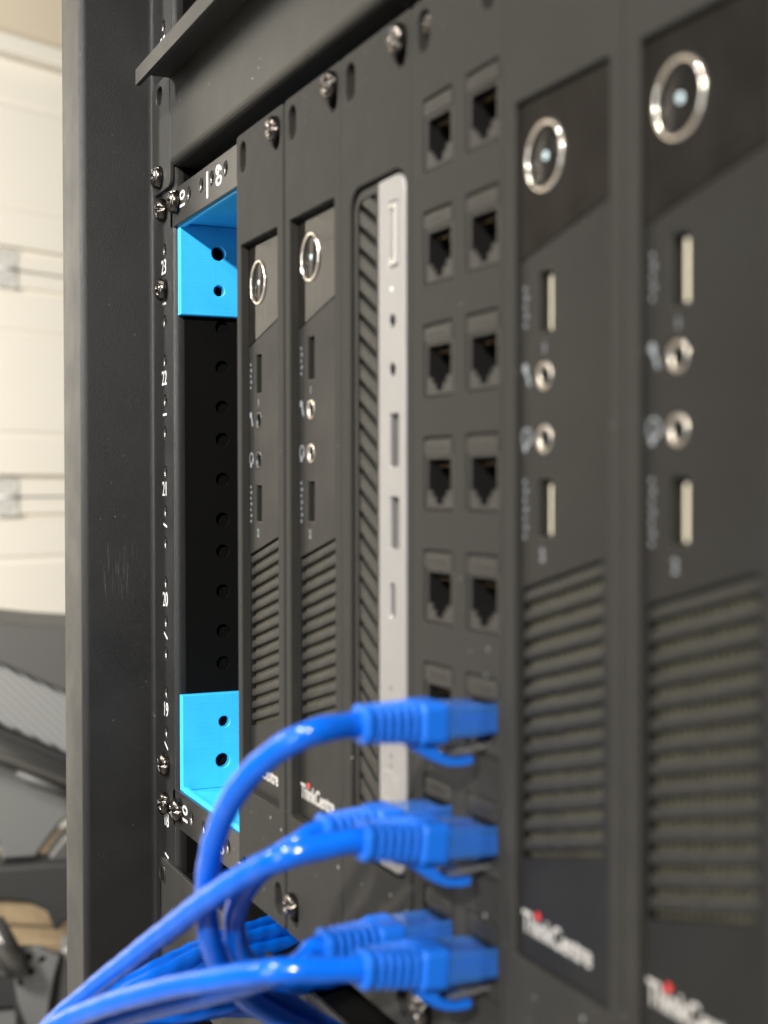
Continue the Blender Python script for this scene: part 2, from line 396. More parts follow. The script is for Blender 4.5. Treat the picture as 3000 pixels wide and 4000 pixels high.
def screw(loc, ang, label, group='pan head rack screws', r=None):
    global big
    if big is None:
        o = screw_mesh(4.6, 3.3).obj('screw', 'nickel'); big = o
    else: o = big.copy(); COL.objects.link(o)
    o.location = Vector(loc)*S; o.rotation_euler = (math.radians(random.uniform(-3, 3)), math.radians(ang), math.radians(random.uniform(-3, 3)))
    if r: o.scale = (r, r, r)
    tag(o, label, 'screw', group)
screw((XH, -1.9, 140.3), 20, 'pan head screw holding the ear of the upper rack shelf')
screw((XH, -0.4, 127.5), 70, 'pan head screw on the post just below the upper shelf ear')
screw((XH, -0.4, 95.8), 40, 'pan head screw on the post directly under the number 23')
screw((XH, -0.4, -94.7), 65, 'pan head screw on the post below the number 19')
screw((XH, -0.4, -110.6), 30, 'pan head screw on the post directly above the number 18')

# ================================================================== upper shelf
shelf = thing('rack_shelf', 'black folded steel rack shelf with forward lip above the mini rack', 'rack shelf', (220, 0, 134))
def ls(o): o.location = Vector((-220, 0, -134))*S; return o
X0, X1 = 2.0, 446.0
pro = [(-1.4, 176.0), (-1.4, 145.0)]+[(1.6+3.0*math.cos(math.radians(a)), 145.0+3.0*math.sin(math.radians(a))) for a in (195, 215, 235, 255, 270)]+[(90, 142.0), (90, 143.4), (1.6, 143.4), (0.2, 145), (0.2, 176.0)]
ls(MB().prism(pro, X0, X1, 'x').obj('face', 'shelf_paint', shelf))
m_ = MB(); m_.prism([(-15, 171.6), (-15, 177.6), (120, 177.6), (120, 176.1), (-13.2, 176.1), (-13.2, 171.6)], X0, X1, 'x')
ls(m_.obj('lip', 'shelf_paint', shelf))
m_ = MB(); plate(m_, ('rr', -11.0, 156.6, 26.0, 44.4, 3.0), [('rr', XH-1.0, 173.0, 9.2, 7.0, 3.4), ('c', XH, 140.3, 3.2)], -1.6, -0.15, 0.25)
ls(m_.obj('ear', 'shelf_paint', shelf))
m_ = MB(); plate(m_, ('rr', 459.0, 156.6, 26.0, 44.4, 3.0), [('rr', 460.0, 173.0, 9.2, 7.0, 3.4), ('c', 460, 140.3, 3.2)], -1.6, -0.15, 0.25)
ls(m_.obj('ear', 'shelf_paint', shelf))

# ================================================================== lower rack unit
low = thing('rack_unit', 'black rack unit with a slotted ear below the mini rack', 'rack unit', (220, 0, -177))
def ll(o): o.location = Vector((-220, 0, 177))*S; return o
m_ = MB(); plate(m_, ('rr', 225, -154.6, 482, 43.6, 1.0), [('rr', XH-1.0, -139.2, 9.2, 7.0, 3.4)], -1.7, -0.15, 0.3)
ll(m_.obj('face', 'shelf_paint', low))
m_ = MB(); m_.box(6, 440, 0.2, 260, -175, -134.5, 0.6); ll(m_.obj('chassis', 'rail_dark', low))
m_ = MB(); plate(m_, ('rr', XH-1.0, -139.2, 9.2, 7.0, 3.4), [('rr', XH-1.0, -139.2, 7.6, 5.4, 2.6)], -1.95, -1.6, 0.1)
ll(m_.obj('slot_rim', 'strip_paint', low))

# ================================================================== blue brackets
def bracket(z_in, z_end, up, label, hol):
    """z_in = inner face of the roof/floor plate, z_end = free edge of the side wall"""
    t = thing('corner_bracket', label, 'bracket', (5, 30, min(z_in, z_end)), 'blue printed corner brackets')
    base = Vector((-5, -30, -min(z_in, z_end)))*S
    m = MB(); z0, z1 = sorted((z_in+(0 if not up else 0), z_end))
    plate(m, ('p', [(1.4, z0), (60, z0), (60, z1), (1.4, z1)]), [('c', y, z, r, 28) for y, z, r in hol], 5.4, 2.2, 0.35, 0.35, axis='x')
    m.obj('side_wall', 'blue_print', t).location = base
    s = 1 if up else -1
    m = MB(); za, zb = sorted((z_in+0.02*s, z_in+3.2*s)); m.box(2.2, 86, 1.9, 60, za, zb, 0.3)
    m.obj('roof_plate' if up else 'floor_plate', 'blue_print', t).location = base
    m = MB(); za, zb = sorted((z_in-1.5*s, z_in+3.2*s)); m.box(5.6, 86, 1.6, 3.4, za+0.04, zb+0.04, 0.25)
    m.obj('front_lip', 'blue_print', t).location = base
    m = MB()
    m.prism([(70, 26), (84, 26), (77, 44)], *( (z_in-9, z_in-0.05) if up else (z_in+0.05, z_in+9)), 'z')
    m.obj('gusset', 'blue_print', t).location = base
    m = MB(); m.box(5.30, 5.44, hol[0][0]-1.8, hol[0][0]-1.6, min(hol[0][1], hol[1][1])+2.9, max(hol[0][1], hol[1][1])-2.9); m.obj('seam', 'blue_print', t).location = base
bracket(119.3, 84.0, True, 'bright blue printed bracket with two holes under the upper rail', [(17.0, 108.6, 2.75), (17.2, 94.0, 2.1)])
bracket(-102.3, -64.8, False, 'bright blue printed bracket with two holes on the lower rail', [(18.6, -76.2, 2.2), (17.9, -91.6, 2.8)])

# ================================================================== ten-unit rails (mini rack turned on its side)
def strip(z0, z1, zh, label, flip):
    t = thing('mini_rack_rail', label, 'rack rail', (220, 0, z0), 'numbered mini rack rails')
    base = Vector((-220, 0, -z0))*S
    hx = []
    for k in range(10): hx += [U*k+6.35, U*k+22.225, U*k+38.1]
    m = MB(); plate(m, ('rr', 222.25, (z0+z1)/2, 451, z1-z0, 1.5), [('c', x, zh, 2.6, 16) for x in hx if x < 260], 0.0, 1.5, 0.3, 0.2)
    m.obj('strip', 'strip_paint', t).location = base
    m = MB(); zz = (z1-1.5, z1-0.1) if not flip else (z0+0.1, z0+1.5); m.box(0, 446, 1.6, 14, *zz); m.obj('fold', 'strip_paint', t).location = base
    tm2 = None
    for x in hx:
        if not (20 < x < 90): continue
        c = tm.copy(); COL.objects.link(c); c.parent = t; c.location = base+Vector((x, 0.15, zh))*S
    for k, nm in ((0, '10'), (1, '09')):
        text('unit_number', nm, 9.3, 'white_print', t, Vector((U*k+14.0+(1.2 if k else 0), -0.05, zh-0.6))-Vector((220, 0, z0)), 90, 0.84, 0.12)
    b = MB().box(-0.85, 0.85, -0.05, 0.01, -4.8, 4.8).obj('unit_line', 'white_print', t); b.location = base+Vector((U+1.2, 0, zh-1.4))*S
strip(118.4, 133.0, 127.2, 'black upper rail of the sideways mini rack, numbers 10 and 09 showing', False)
strip(-117.0, -102.5, -109.3, 'black lower rail of the sideways mini rack, partly behind a blue cable', True)
screw((6.3, -0.5, 127.2), 10, 'dark screw at the end of the upper mini rack rail beside its number 10')
screw((6.3, -0.5, -109.3), 60, 'shiny screw at the end of the lower mini rack rail beside its number 10')

# ================================================================== face plates
ZC = 6.8; HZ = 118.26
PX = [88.9+U*k for k in range(6)]
DX = [-0.6, 0.6, 0, 0, 0, 0]; DZ = [-0.5, 0.5, 0, 0, 0, 0]
YP = -2.6
slots = [('rr', u, ZC+s*HZ, 6.4, 10.0, 3.1) for u in (4.5, 36.2) for s in (1, -1)]
outl = ('rr', 20.1, ZC, 44.0, 252.6, 1.8)
def faceplate(k, openings, label):
    t = thing('face_plate', label, 'face plate', (PX[k]+DX[k], YP, ZC-126.3), 'black face plates side by side')
    m = MB(); plate(m, outl, slots+openings, YP, -0.05, 0.45, 0.35)
    o = m.obj('plate', 'printed_black', t); o.location = Vector((0, -YP, -ZC+126.3))*S
    if len(openings) == 1:
        q_ = openings[0]; m = MB(); plate(m, ('rr', q_[1], q_[2], q_[3]+4.2, q_[4]+4.2, 1.5), [('rr', q_[1], q_[2], q_[3]+0.04, q_[4]+0.04, q_[5])], -0.04, 30, 0, 0)
        o = m.obj('sleeve', 'printed_black', t); o.location = Vector((0, -YP, -ZC+126.3))*S
    return t
rec = [('rr', 19.6, 6.5, 35.0, 179.8, 1.0)]
faceplate(0, rec, 'black printed face plate bordering the empty bay with the blue brackets')
faceplate(1, rec, 'black printed face plate between the outermost mini PC plate and the silver mini PC')
faceplate(2, [('rr', 21.7, 6.5, 34.8, 178.4, 6.2)], 'black printed face plate framing the silver and black mini PC')
KZ = [73.0+26.85*(1-i) for i in range(8)]; KX = (234.0-PX[3], 255.6-PX[3])
faceplate(3, [('rr', x, z, 15.0, 17.2, 0.5, 2) for x in KX for z in KZ], 'black printed patch panel plate holding two columns of network jacks')
rec2 = [('rr', 20.7, 6.5, 35.0, 179.8, 1.0)]
faceplate(4, rec2, 'black printed face plate beside the patch panel, framing a mini PC')
faceplate(5, rec2, 'black printed face plate farthest from the numbered post')
for k, u, s, a, lb in ((0, 36.2, 1, 75, 'top screw of the face plate bordering the empty bay'), (1, 36.2, 1, 60, 'top screw of the face plate before the silver mini PC'),
                       (2, 36.2, 1, 112, 'slotted top screw of the plate with the silver mini PC'),
                       (0, 4.5, -1, 20, 'bottom screw of the plate bordering the empty bay, half behind a cable'), (1, 4.5, -1, 50, 'bottom screw of the face plate before the silver mini PC'),
                       (3, 4.5, -1, 30, 'bottom screw of the patch panel plate under the blue plugs'), (3, 4.5, 1, 30, 'small screw set deep in the top slot of the patch panel plate')):
    dep = -0.4 if (k == 3 and s == 1) else YP-0.3
    screw((PX[k]+DX[k]+u, dep, ZC+s*HZ+DZ[k]+(2.0 if s == 1 else 1.5)), a, lb, 'face plate screws', 0.55 if (k == 3 and s == 1) else 0.84)

# ================================================================== mini PCs (four alike)
def usb_icon(mb, u, z, n):
    """little row of marks printed next to a port, running up the face"""
    for i in range(n):
        zz = z+(i-(n-1)/2)*1.9
        plate(mb, ('rr', u+(0.25 if i % 2 else -0.2), zz, 1.3 if i % 2 else 0.7, 0.95, 0.25, 2), [('rr', u+(0.25 if i % 2 else -0.2), zz, 0.7, 0.45, 0.1, 2)] if i % 2 else [], -0.05, 0.0, 0.01)
def mini_pc(label, dark_jacks):
    t = thing('mini_pc', label, 'mini pc', (0, 0, -83), 'black mini PCs standing on edge')
    off = Vector((0, 0, 83))*S
    def P(mb, name, m, par=t): o = mb.obj(name, m, par); o.location = off if par is t else (0, 0, 0); return o
    bez_o = ('p', [(2.25, -83.0), (36.95, -83.0), (36.95, 70.95), (2.25, 63.1)])
    usb = [('rr', 12.6, 53.9, 5.6, 13.3, 0.5), ('rr', 12.5, 11.7, 5.6, 12.6, 0.5)]
    jk = [('c', 12.0, 38.8, 3.05, 24), ('c', 12.0, 25.9, 3.05, 24)]
    vent = ('p', [(3.2, -62.6), (33.6, -55.0), (33.6, 2.2), (3.2, -5.4)])
    m = MB(); plate(m, bez_o, usb+jk+[vent], 0.0, 2.4, 0.2, 0.12)
    bez = P(m, 'bezel', 'bezel_black')
    m = MB(); m.box(2.5, 36.7, 6.0, 182, -82.6, 95.8, 0.6); P(m, 'case', 'hole_black')
    # glossy window with the button
    m = MB(); plate(m, ('p', [(2.25, 63.35), (36.95, 71.2), (36.95, 96.2), (2.25, 96.2)]), [('c', 12.6, 83.5, 7.1, 40)], 0.05, 1.8, 0.12, 0.05)
    P(m, 'glossy_window', 'gloss_black')
    m = MB(); m.lathe([(6.8+0.5*math.cos(2*math.pi*i/20), 0.0+0.55*math.sin(2*math.pi*i/20)) for i in range(20)], (12.6, 0, 83.5), 80, 'y', True, True)
    ring = P(m, 'button_ring', 'chrome')
    m = MB(); m.lathe([(0.01, 0.12), (6.1, 0.12), (6.4, 0.3), (6.4, 1.8), (0.01, 1.8)], (12.6, 0, 83.5), 40); P(m, 'power_button', 'gloss_black')
    m = MB(); m.lathe([(0.01, -0.08), (0.75, -0.02), (0.95, 0.2)], (12.6, 0, 83.5), 16); P(m, 'status_light', 'led_lens')
    # ports
    for (cu, cz, ww, hh) in ((12.6, 53.9, 5.6, 13.3), (12.5, 11.7, 5.6, 12.6)):
        m = MB(); plate(m, ('rr', cu, cz, ww, hh, 0.5), [('rr', cu, cz, ww-0.6, hh-0.6, 0.3)], 0.15, 9.0, 0.05, 0.05)
        sh = P(m, 'usb_port', 'port_dark')
        m = MB(); m.box(cu+0.55, cu+2.3, 0.9 if not dark_jacks else 2.0, 9, cz-hh/2+0.9, cz+hh/2-1.5, 0.12)
        m.obj('tongue', 'port_tongue' if not dark_jacks else 'port_dark', sh)
        m = MB(); m.box(cu-2.6, cu+2.6, 8.0, 8.6, cz-hh/2+0.5, cz+hh/2-0.5); m.obj('socket_floor', 'port_dark', sh)
    for z in (38.8, 25.9):
        m = MB(); m.lathe([(2.95, 0.3), (2.75, -0.15), (1.95, 0.35), (1.9, 0.7)], (12.0, 0, z), 24)
        j = P(m, 'audio_jack', 'port_metal' if dark_jacks < 2 else 'port_dark')
        m = MB(); m.lathe([(1.91, 0.7), (1.86, 5.8), (0.01, 5.8)], (12.0, 0, z), 16); m.obj('bore', 'hole_black', j)
    # louvres
    m = MB(); m.box(2.9, 34.0, 3.1, 3.5, -62.8, 2.4); P(m, 'vent_mesh', 'heat_fins')
    m = MB()
    for a in range(14): m.box(4.4+2.1*a, 5.4+2.1*a, 1.7, 3.05, -61.8+0.52*a, -4.6+0.52*a)
    P(m, 'vent_ribs', 'heat_fins')
    sl = None; tl = math.atan2(7.6, 30.4)
    for i in range(14):
        if sl is None:
            m = MB(); L_ = 30.2; m.box(-L_/2, L_/2, 0.2, 2.4, -1.34, 1.34, 0.8)
            for v in range(len(m.v)):
                x, y, z = m.v[v]; m.v[v] = (x, y, z+x*math.tan(tl))
            sl = P(m, 'slat', 'slat_black'); o = sl
        else: o = sl.copy(); COL.objects.link(o); o.parent = t
        o.location = off+Vector((18.4, 0.1, -3.55-i*4.02))*S
    # print
    m = MB(); usb_icon(m, 5.0, 53.6, 5); P(m, 'port_mark', 'grey_print')
    m = MB(); usb_icon(m, 4.8, 11.4, 7); P(m, 'port_mark', 'grey_print')
    m = MB(); plate(m, ('p', [(4.3, 41.3), (5.1, 41.6), (6.9, 37.3), (6.2, 36.9)]), [], -0.05, 0, 0.01)
    plate(m, ('c', 4.8, 40.8, 1.0, 12), [], -0.07, 0, 0.01); P(m, 'microphone_mark', 'grey_print')
    m = MB(); plate(m, ('c', 5.3, 26.4, 2.0, 20), [('c', 5.3, 26.4, 1.55, 20)], -0.05, 0, 0.01); plate(m, ('rr', 4.7, 24.2, 1.3, 1.5, 0.4), [], -0.06, 0, 0.01); plate(m, ('rr', 6.6, 25.6, 0.9, 1.6, 0.3), [], -0.07, 0, 0.01)
    P(m, 'headset_mark', 'grey_print')
    text('port_number', '1', 3.0, 'grey_print', t, (12.4, -0.03, 44.4+83), 0, 0.9, 0.05)
    text('port_number', '2', 3.6, 'grey_print', t, (11.6, -0.03, 1.9+83), 0, 0.9, 0.08)
    text('printed_name', 'ThinkCentre', 6.3, 'logo_print', t, (16.6, -0.03, -75.6+83), 0, 0.80, 0.10)
    m = MB(); plate(m, ('c', 9.75, -73.0, 0.85, 16), [], -0.12, 0, 0.02); P(m, 'red_dot', 'red_print')
    return t
a_ = mini_pc('black mini PC with dark audio jacks beside the empty bay with blue brackets', 2)
b_ = mini_pc('black mini PC with bright audio jacks and dark USB ports next to the silver one', 1)
c_ = mini_pc('black mini PC with cream USB ports beside the patch panel', 0)
d_ = copy_tree(c_); d_['label'] = 'black mini PC with cream USB ports in the plate farthest from the post'
for o, k in ((a_, 0), (b_, 1), (c_, 4), (d_, 5)):
    o.location = Vector((PX[k]+DX[k]*1.4+(1.1 if k > 3 else 0), -1.5 if k > 3 else 0, -83+DZ[k]))*S

# ================================================================== silver mini PC
hp = thing('mini_pc', 'mini PC with a silver port strip beside diagonal black slats', 'mini pc', (PX[2]+3.6, -2.0, -82))
off = Vector((0, 0, 82))*S
def H(mb, name, m, par=None): o = mb.obj(name, m, par or hp); o.location = off if par is None else (0, 0, 0); return o
zt, zb = 94.8, -81.8
# grille: rounded frame, each slat its own piece
def half(u0, u1, z0, z1, r, left):
    pts = []
    if left:
        pts = [(u1, z0), (u1, z1)]+[(u0+r+r*math.cos(math.radians(a)), z1-r+r*math.sin(math.radians(a))) for a in range(90, 181, 15)]+[(u0+r+r*math.cos(math.radians(a)), z0+r+r*math.sin(math.radians(a))) for a in range(180, 271, 15)]
    else:
        pts = [(u0, z1), (u0, z0)]+[(u1-r+r*math.cos(math.radians(a)), z0+r+r*math.sin(math.radians(a))) for a in range(270, 361, 15)]+[(u1-r+r*math.cos(math.radians(a)), z1-r+r*math.sin(math.radians(a))) for a in range(0, 91, 15)]
    return ('p', pts)
m = MB(); plate(m, half(2.2, 17.9, zb, zt, 5.6, True), [half(4.4, 16.4, zb+2.5, zt-2.5, 3.4, True)], 0.1, 2.4, 0.3, 0.1); H(m, 'grille_frame', 'bezel_black')
m = MB(); m.box(3.4, 17.4, 3.8, 4.0, zb+1, zt-1); H(m, 'grille_floor', 'hole_black')
m = MB(); m.box(2.4, 33.9, 5, 178, zb, zt); H(m, 'case', 'hole_black')
n_ = int((zt-zb)/5.85)+2; ta = 6.5/12.0; zlo, zhi = zb+1.6, zt-1.6; sl = None
def clipz(poly, z, keep_above):
    out = []
    for i in range(len(poly)):
        a, b = poly[i], poly[(i+1) % len(poly)]; ia = (a[1] >= z) == keep_above; ib = (b[1] >= z) == keep_above
        if ia: out.append(a)
        if ia != ib: t = (z-a[1])/(b[1]-a[1]); out.append((a[0]+t*(b[0]-a[0]), z))
    return out
for i in range(n_):
    zc = zt+2.0-i*5.85; hs = 1.95
    poly = [(-6.4, -hs+6.4*ta), (6.4, -hs-6.4*ta), (6.4, hs-6.4*ta), (-6.4, hs+6.4*ta)]
    whole = zc+hs+6.4*ta < zhi and zc-hs-6.4*ta > zlo
    if whole and sl is not None: o = sl.copy(); COL.objects.link(o); o.parent = hp
    else:
        pc = clipz(clipz(poly, zhi-zc, False), zlo-zc, True)
        if len(pc) < 3 or max(p[1] for p in pc)-min(p[1] for p in pc) < 1.5: continue
        m = MB(); plate(m, ('p', pc), [], 0.0, 2.4, 0.25); o = H(m, 'grille_slat', 'slat_black')
        if whole: sl = o
    o.location = off+Vector((10.4, 0.5, zc))*S
sil_holes = [('rr', 27.4, 79.9, 5.4, 16.4, 1.0), ('c', 26.6, 58.2, 1.5, 16), ('c', 26.7, 45.9, 1.5, 16), ('rr', 27.5, 28.0, 5.0, 13.2, 0.4), ('rr', 27.5, 7.1, 5.0, 13.0, 0.4), ('rr', 26.4, -12.6, 2.6, 8.8, 1.2)]
m = MB(); plate(m, half(18.0, 34.2, zb, zt, 5.6, False), sil_holes, -0.1, 2.4, 0.5, 0.35); ss = H(m, 'port_strip', 'silver')
m = MB(); plate(m, ('rr', 27.4, 79.9, 5.0, 16.0, 0.8), [('rr', 27.0, 79.9, 2.6, 13.0, 0.5)], -0.5, 2.0, 0.5, 0.3); m.box(25.6, 28.4, 0.2, 0.8, 73.2, 86.6); H(m, 'power_button', 'silver_edge')
m = MB(); m.lathe([(0.01, -0.25), (0.6, -0.2), (0.7, 0)], (26.3, 0, 66.2), 12); H(m, 'status_light', 'white_print')
for z in (58.2, 45.9):
    m = MB(); m.lathe([(1.55, 0), (1.3, 0.6), (1.2, 5), (0.01, 5)], (26.65, 0, z), 16); H(m, 'audio_jack', 'hole_black')
for z, h in ((28.0, 13.2), (7.1, 13.0)):
    m = MB(); m.box(25.1, 29.9, 6.0, 6.4, z-h/2+0.1, z+h/2-0.1); p_ = H(m, 'usb_port', 'silver_print')
    m = MB(); m.box(27.6, 29.4, 1.6, 6.0, z-h/2+0.8, z+h/2-1.4, 0.1); m.obj('tongue', 'silver_print', p_)
m = MB(); m.box(25.0, 27.8, 5.0, 5.3, -17, -8.2); H(m, 'small_port', 'port_dark')
m = MB()
for z in (-35.0, -52.3, -54.8): plate(m, ('rr', 25.3, z, 1.5, 1.3, 0.3, 2), [], -0.14, -0.05, 0.01)
H(m, 'port_mark', 'silver_print')
m = MB(); plate(m, ('c', 25.0, -60.4, 4.6, 28), [('c', 25.0, -60.4, 4.2, 28)], -0.16, -0.05, 0.01)
for u, z0, z1 in ((23.9, -63.0, -57.4), (26.1, -63.4, -57.9)): plate(m, ('p', [(u-0.9, z0), (u-0.5, z0), (u+0.7, z1), (u+0.3, z1)]), [], -0.16, -0.05, 0.01)
H(m, 'emblem', 'silver_edge')

# ================================================================== keystone jacks
def keystone():
    t = thing('network_jack', 'x', 'network jack', (0, 0, 0), 'network jacks in the patch panel')
    op = ('p', [(-5.9, 3.5), (-5.9, -4.0), (-3.6, -4.0), (-3.6, -5.5), (-1.8, -5.5), (-1.8, -7.2), (1.8, -7.2), (1.8, -5.5), (3.6, -5.5), (3.6, -4.0), (5.9, -4.0), (5.9, 3.5)])
    m = MB(); plate(m, ('rr', 0, 0, 14.8, 16.8, 0.5, 2), [op], 0.0, 9.0, 0.25, 0.15); m.obj('body', 'keystone_black', t)
    m = MB(); m.box(-6.9, 6.9, -0.4, 0.3, 4.4, 7.9, 0.25); lab = m.obj('label_tab', 'keystone_black', t)
    m = MB()
    for x in (-4.2, -1.6, 1.0, 3.4): plate(m, ('rr', x, 6.0, 1.2, 1.5, 0.3, 2), [('rr', x, 6.0, 0.5, 0.7, 0.1, 2)], -0.5, -0.3, 0.03)
    m.obj('raised_marks', 'keystone_black', lab)
    m = MB(); m.box(-6.0, 6.0, 8.6, 9.0, -7.3, 3.6); m.obj('cavity_back', 'hole_black', t)
    m = MB(); plate(m, op, [('p', [(x*0.985, z*0.985) for x, z in op[1]])], 0.2, 8.5, 0.0, 0.0); m.obj('cavity_lining', 'hole_black', t)
    m = MB()
    for i in range(8): m.box(-3.7+i*1.02, -3.35+i*1.02, 1.6, 8.5, 1.7, 2.2)
    m.obj('contacts', 'gold', t)
    return t
ordn = ['first', 'second', 'third', 'fourth', 'fifth', 'sixth', 'seventh', 'eighth']
k0 = None
plugged = {(1, 5), (0, 6), (1, 6), (0, 7), (1, 7)}
for c in (0, 1):
    for r in range(8):
        if k0 is None: k0 = keystone(); o = k0
        else: o = copy_tree(k0)
        o.location = Vector((PX[3]+KX[c], -2.1, KZ[r]))*S
        o['label'] = '%s %s network jack from the top in the column nearer the %s' % (ordn[r], 'plugged' if (c, r) in plugged else 'empty', 'silver strip' if c == 0 else 'cream USB ports')

# ================================================================== patch cables
def rrl(W, H_, r, y, n=4, dz=0): return [(x, y, z+dz) for x, z in shp(('rr', 0, 0, W, H_, r, n))]
def loft(mb, secs, smooth=False):
    k = len(secs[0]); vs = [p for s_ in secs for p in s_]; fs = []
    for i in range(len(secs)-1):
        for j in range(k): j2 = (j+1) % k; fs.append((i*k+j, i*k+j2, (i+1)*k+j2, (i+1)*k+j))
    fs.append(tuple(range(k))); fs.append(tuple((len(secs)-1)*k+j for j in range(k)))
    return mb.add(vs, fs, smooth)
CAB_R = 2.75
def plug_parts(t):
    m = MB(); loft(m, [rrl(10.2, 6.2, 0.5, 5, 4, .4), rrl(10.4, 6.4, 0.6, -1, 4, .4), rrl(11.2, 6.8, 0.7, -4, 4, .3), rrl(11.4, 7.0, 0.7, -13.5, 4, .2)]); p = m.obj('plug', 'plug_clear', t)
    m = MB()
    for i in range(8): m.box(-3.7+i*1.02, -3.35+i*1.02, -2.0, 4.0, 3.2, 3.75)
    m.obj('contacts', 'gold', p)
    m = MB(); m.box(-2.8, 2.8, -13, 3, -2.4, 1.6, 0.4); m.obj('wire_bundle', 'cable_blue', p)
    m = MB(); m.prism([(3.5, -4.3), (3.5, -5.2), (-7, -7.2), (-9.5, -7.4), (-9.5, -6.6), (-7, -6.3)], -2.8, 2.8, 'x'); m.obj('latch', 'latch_clear', p)
    m = MB(); loft(m, [rrl(11.2, 8.2, 1.0, -11.6), rrl(11.8, 9.0, 1.6, -12.5), rrl(11.6, 9.0, 1.8, -17.2), rrl(10.4, 8.6, 2.2, -18.0)])
    bt = m.obj('boot', 'boot_blue', t)
    m = MB(); m.lathe([(2.9, -17.8), (3.0, -18), (2.95, -30), (2.8, -30)], (0, 0, 0), 20); m.obj('sleeve', 'boot_blue', bt)
    for i in range(6):
        y = -18.5-i*1.95; W = 10.2-i*0.3; H_ = 8.8-i*0.12; th_ = 1.1 if i < 5 else 2.2
        m = MB(); loft(m, [rrl(W-0.6, H_-0.6, 2.6, y), rrl(W, H_, 2.8, y-0.3), rrl(W, H_, 2.8, y-th_+0.3), rrl(W-0.7, H_-0.7, 2.6, y-th_)]); m.obj('rib', 'boot_blue', bt)
    pr = [(-18.8, -5.0), (-16.5, -6.7), (-13.5, -8.4), (-10.5, -9.4), (-7.5, -9.6), (-4.6, -9.3)]
    up = [(y+0.2, z+1.5) for y, z in pr]; up[0] = (-13.4, -5.05); up[1] = (-12.8, -6.0); up[2] = (-11.8, -7.0)
    m = MB(); m.prism(pr+list(reversed(up)), -3.3, 3.3, 'x'); m.obj('latch_guard', 'boot_blue', bt)
def cable(label, col, row, pts, tilt=(0, 0), tail_dir=None):
    x = PX[3]+KX[col]; z = KZ[row]-0.6; base = Vector((x, -2.0, z))
    t = thing('patch_cable', label, 'cable', base, 'blue patch cables plugged in the patch panel')
    t.rotation_euler = (math.radians(tilt[0]), 0, math.radians(tilt[1]))
    bpy.context.view_layer.update(); inv = t.matrix_world.inverted()
    plug_parts(t)
    path = [Vector((0, -22, 0)), Vector((0, -28, 0)), Vector((0, -32.5, -0.1))]+[inv @ (pd(*p)*S) / S for p in pts]
    path = spline(path, 9)
    m = MB(); m.tube(path, CAB_R, 18, 0.028, 9.0); m.obj('cord', 'cable_blue', t)
cable('blue patch cable in the upper plugged jack, looping down past the blue bracket', 1, 5,
      [(1230, 2858, 281), (1090, 2925, 284), (955, 3050, 291), (862, 3210, 300), (815, 3390, 308), (808, 3560, 315), (832, 3710, 322), (905, 3840, 329), (1030, 3945, 334), (1200, 4040, 339), (1400, 4140, 344)], (-1.5, 0))
cable('blue patch cable in the seventh row, cream-port side, slanting down across the post', 1, 6,
      [(1120, 3342, 285), (970, 3412, 293), (830, 3500, 303), (690, 3605, 316), (550, 3715, 329), (400, 3835, 343), (260, 3952, 356), (140, 4060, 366), (-40, 4200, 376)], (-5.5, 0))
cable('blue patch cable in the lowest row, cream-port side, running off almost level', 1, 7,
      [(1090, 3792, 286), (860, 3822, 297), (660, 3858, 310), (460, 3912, 325), (300, 3970, 339), (160, 4045, 351), (10, 4140, 361)], (-4.5, 0))
cable('blue patch cable in the seventh row, silver-strip side, bending down in shade', 0, 6,
      [(1165, 3300, 304), (1060, 3362, 308), (970, 3455, 314), (920, 3565, 320), (925, 3685, 327), (985, 3795, 334), (1090, 3890, 340), (1240, 3990, 347), (1420, 4100, 352)], (1, 0))
cable('blue patch cable in the lowest row, silver-strip side, behind its neighbour', 0, 7,
      [(1165, 3770, 305), (1000, 3835, 314), (800, 3893, 328), (600, 3940, 342), (400, 3998, 355), (200, 4060, 365), (0, 4130, 372)], (0, 0))
def loose(label, pts):
    P = [pd(*p) for p in pts]; b = min(P, key=lambda q: q.z); path = [p-b for p in spline(P, 10)]
    m = MB(); m.tube(path, 2.95, 18, 0.045, 9.0); o = m.obj('loose_cable', 'cable_blue', None, b); tag(o, label, 'cable', 'loose blue cables under the mini rack')
loose('blue cable coming out from under the plate bordering the empty bay, middle of three', [(1330, 3560, 490), (1220, 3600, 468), (1080, 3640, 450), (960, 3675, 436), (830, 3715, 420), (700, 3775, 405), (560, 3850, 394), (380, 3950, 388), (150, 4080, 384)])
loose('blue cable coming out from under the plate bordering the empty bay, lowest of three', [(1370, 3610, 480), (1240, 3660, 462), (1090, 3700, 444), (960, 3730, 430), (820, 3775, 415), (680, 3835, 402), (520, 3905, 394), (330, 4000, 388), (120, 4110, 384)])
loose('blue cable with bright glints running under the silver mini PC plate', [(1560, 3790, 432), (1440, 3808, 420), (1330, 3822, 410), (1200, 3842, 402), (1060, 3872, 394), (900, 3915, 386), (700, 3965, 378), (480, 4030, 372), (200, 4120, 368)])

loose('blue cable highest in the loose bundle, just under the lower mini rack rail', [(1290, 3505, 520), (1150, 3570, 486), (1000, 3628, 458), (860, 3672, 438), (730, 3728, 420), (600, 3795, 406), (440, 3885, 396), (250, 3995, 390)])
loose('blue cable running beneath all the other blue cables, near the lower rack unit', [(1330, 4020, 415), (1130, 3960, 408), (960, 3935, 402), (800, 3945, 396), (620, 3985, 390), (420, 4050, 386), (200, 4140, 382)])
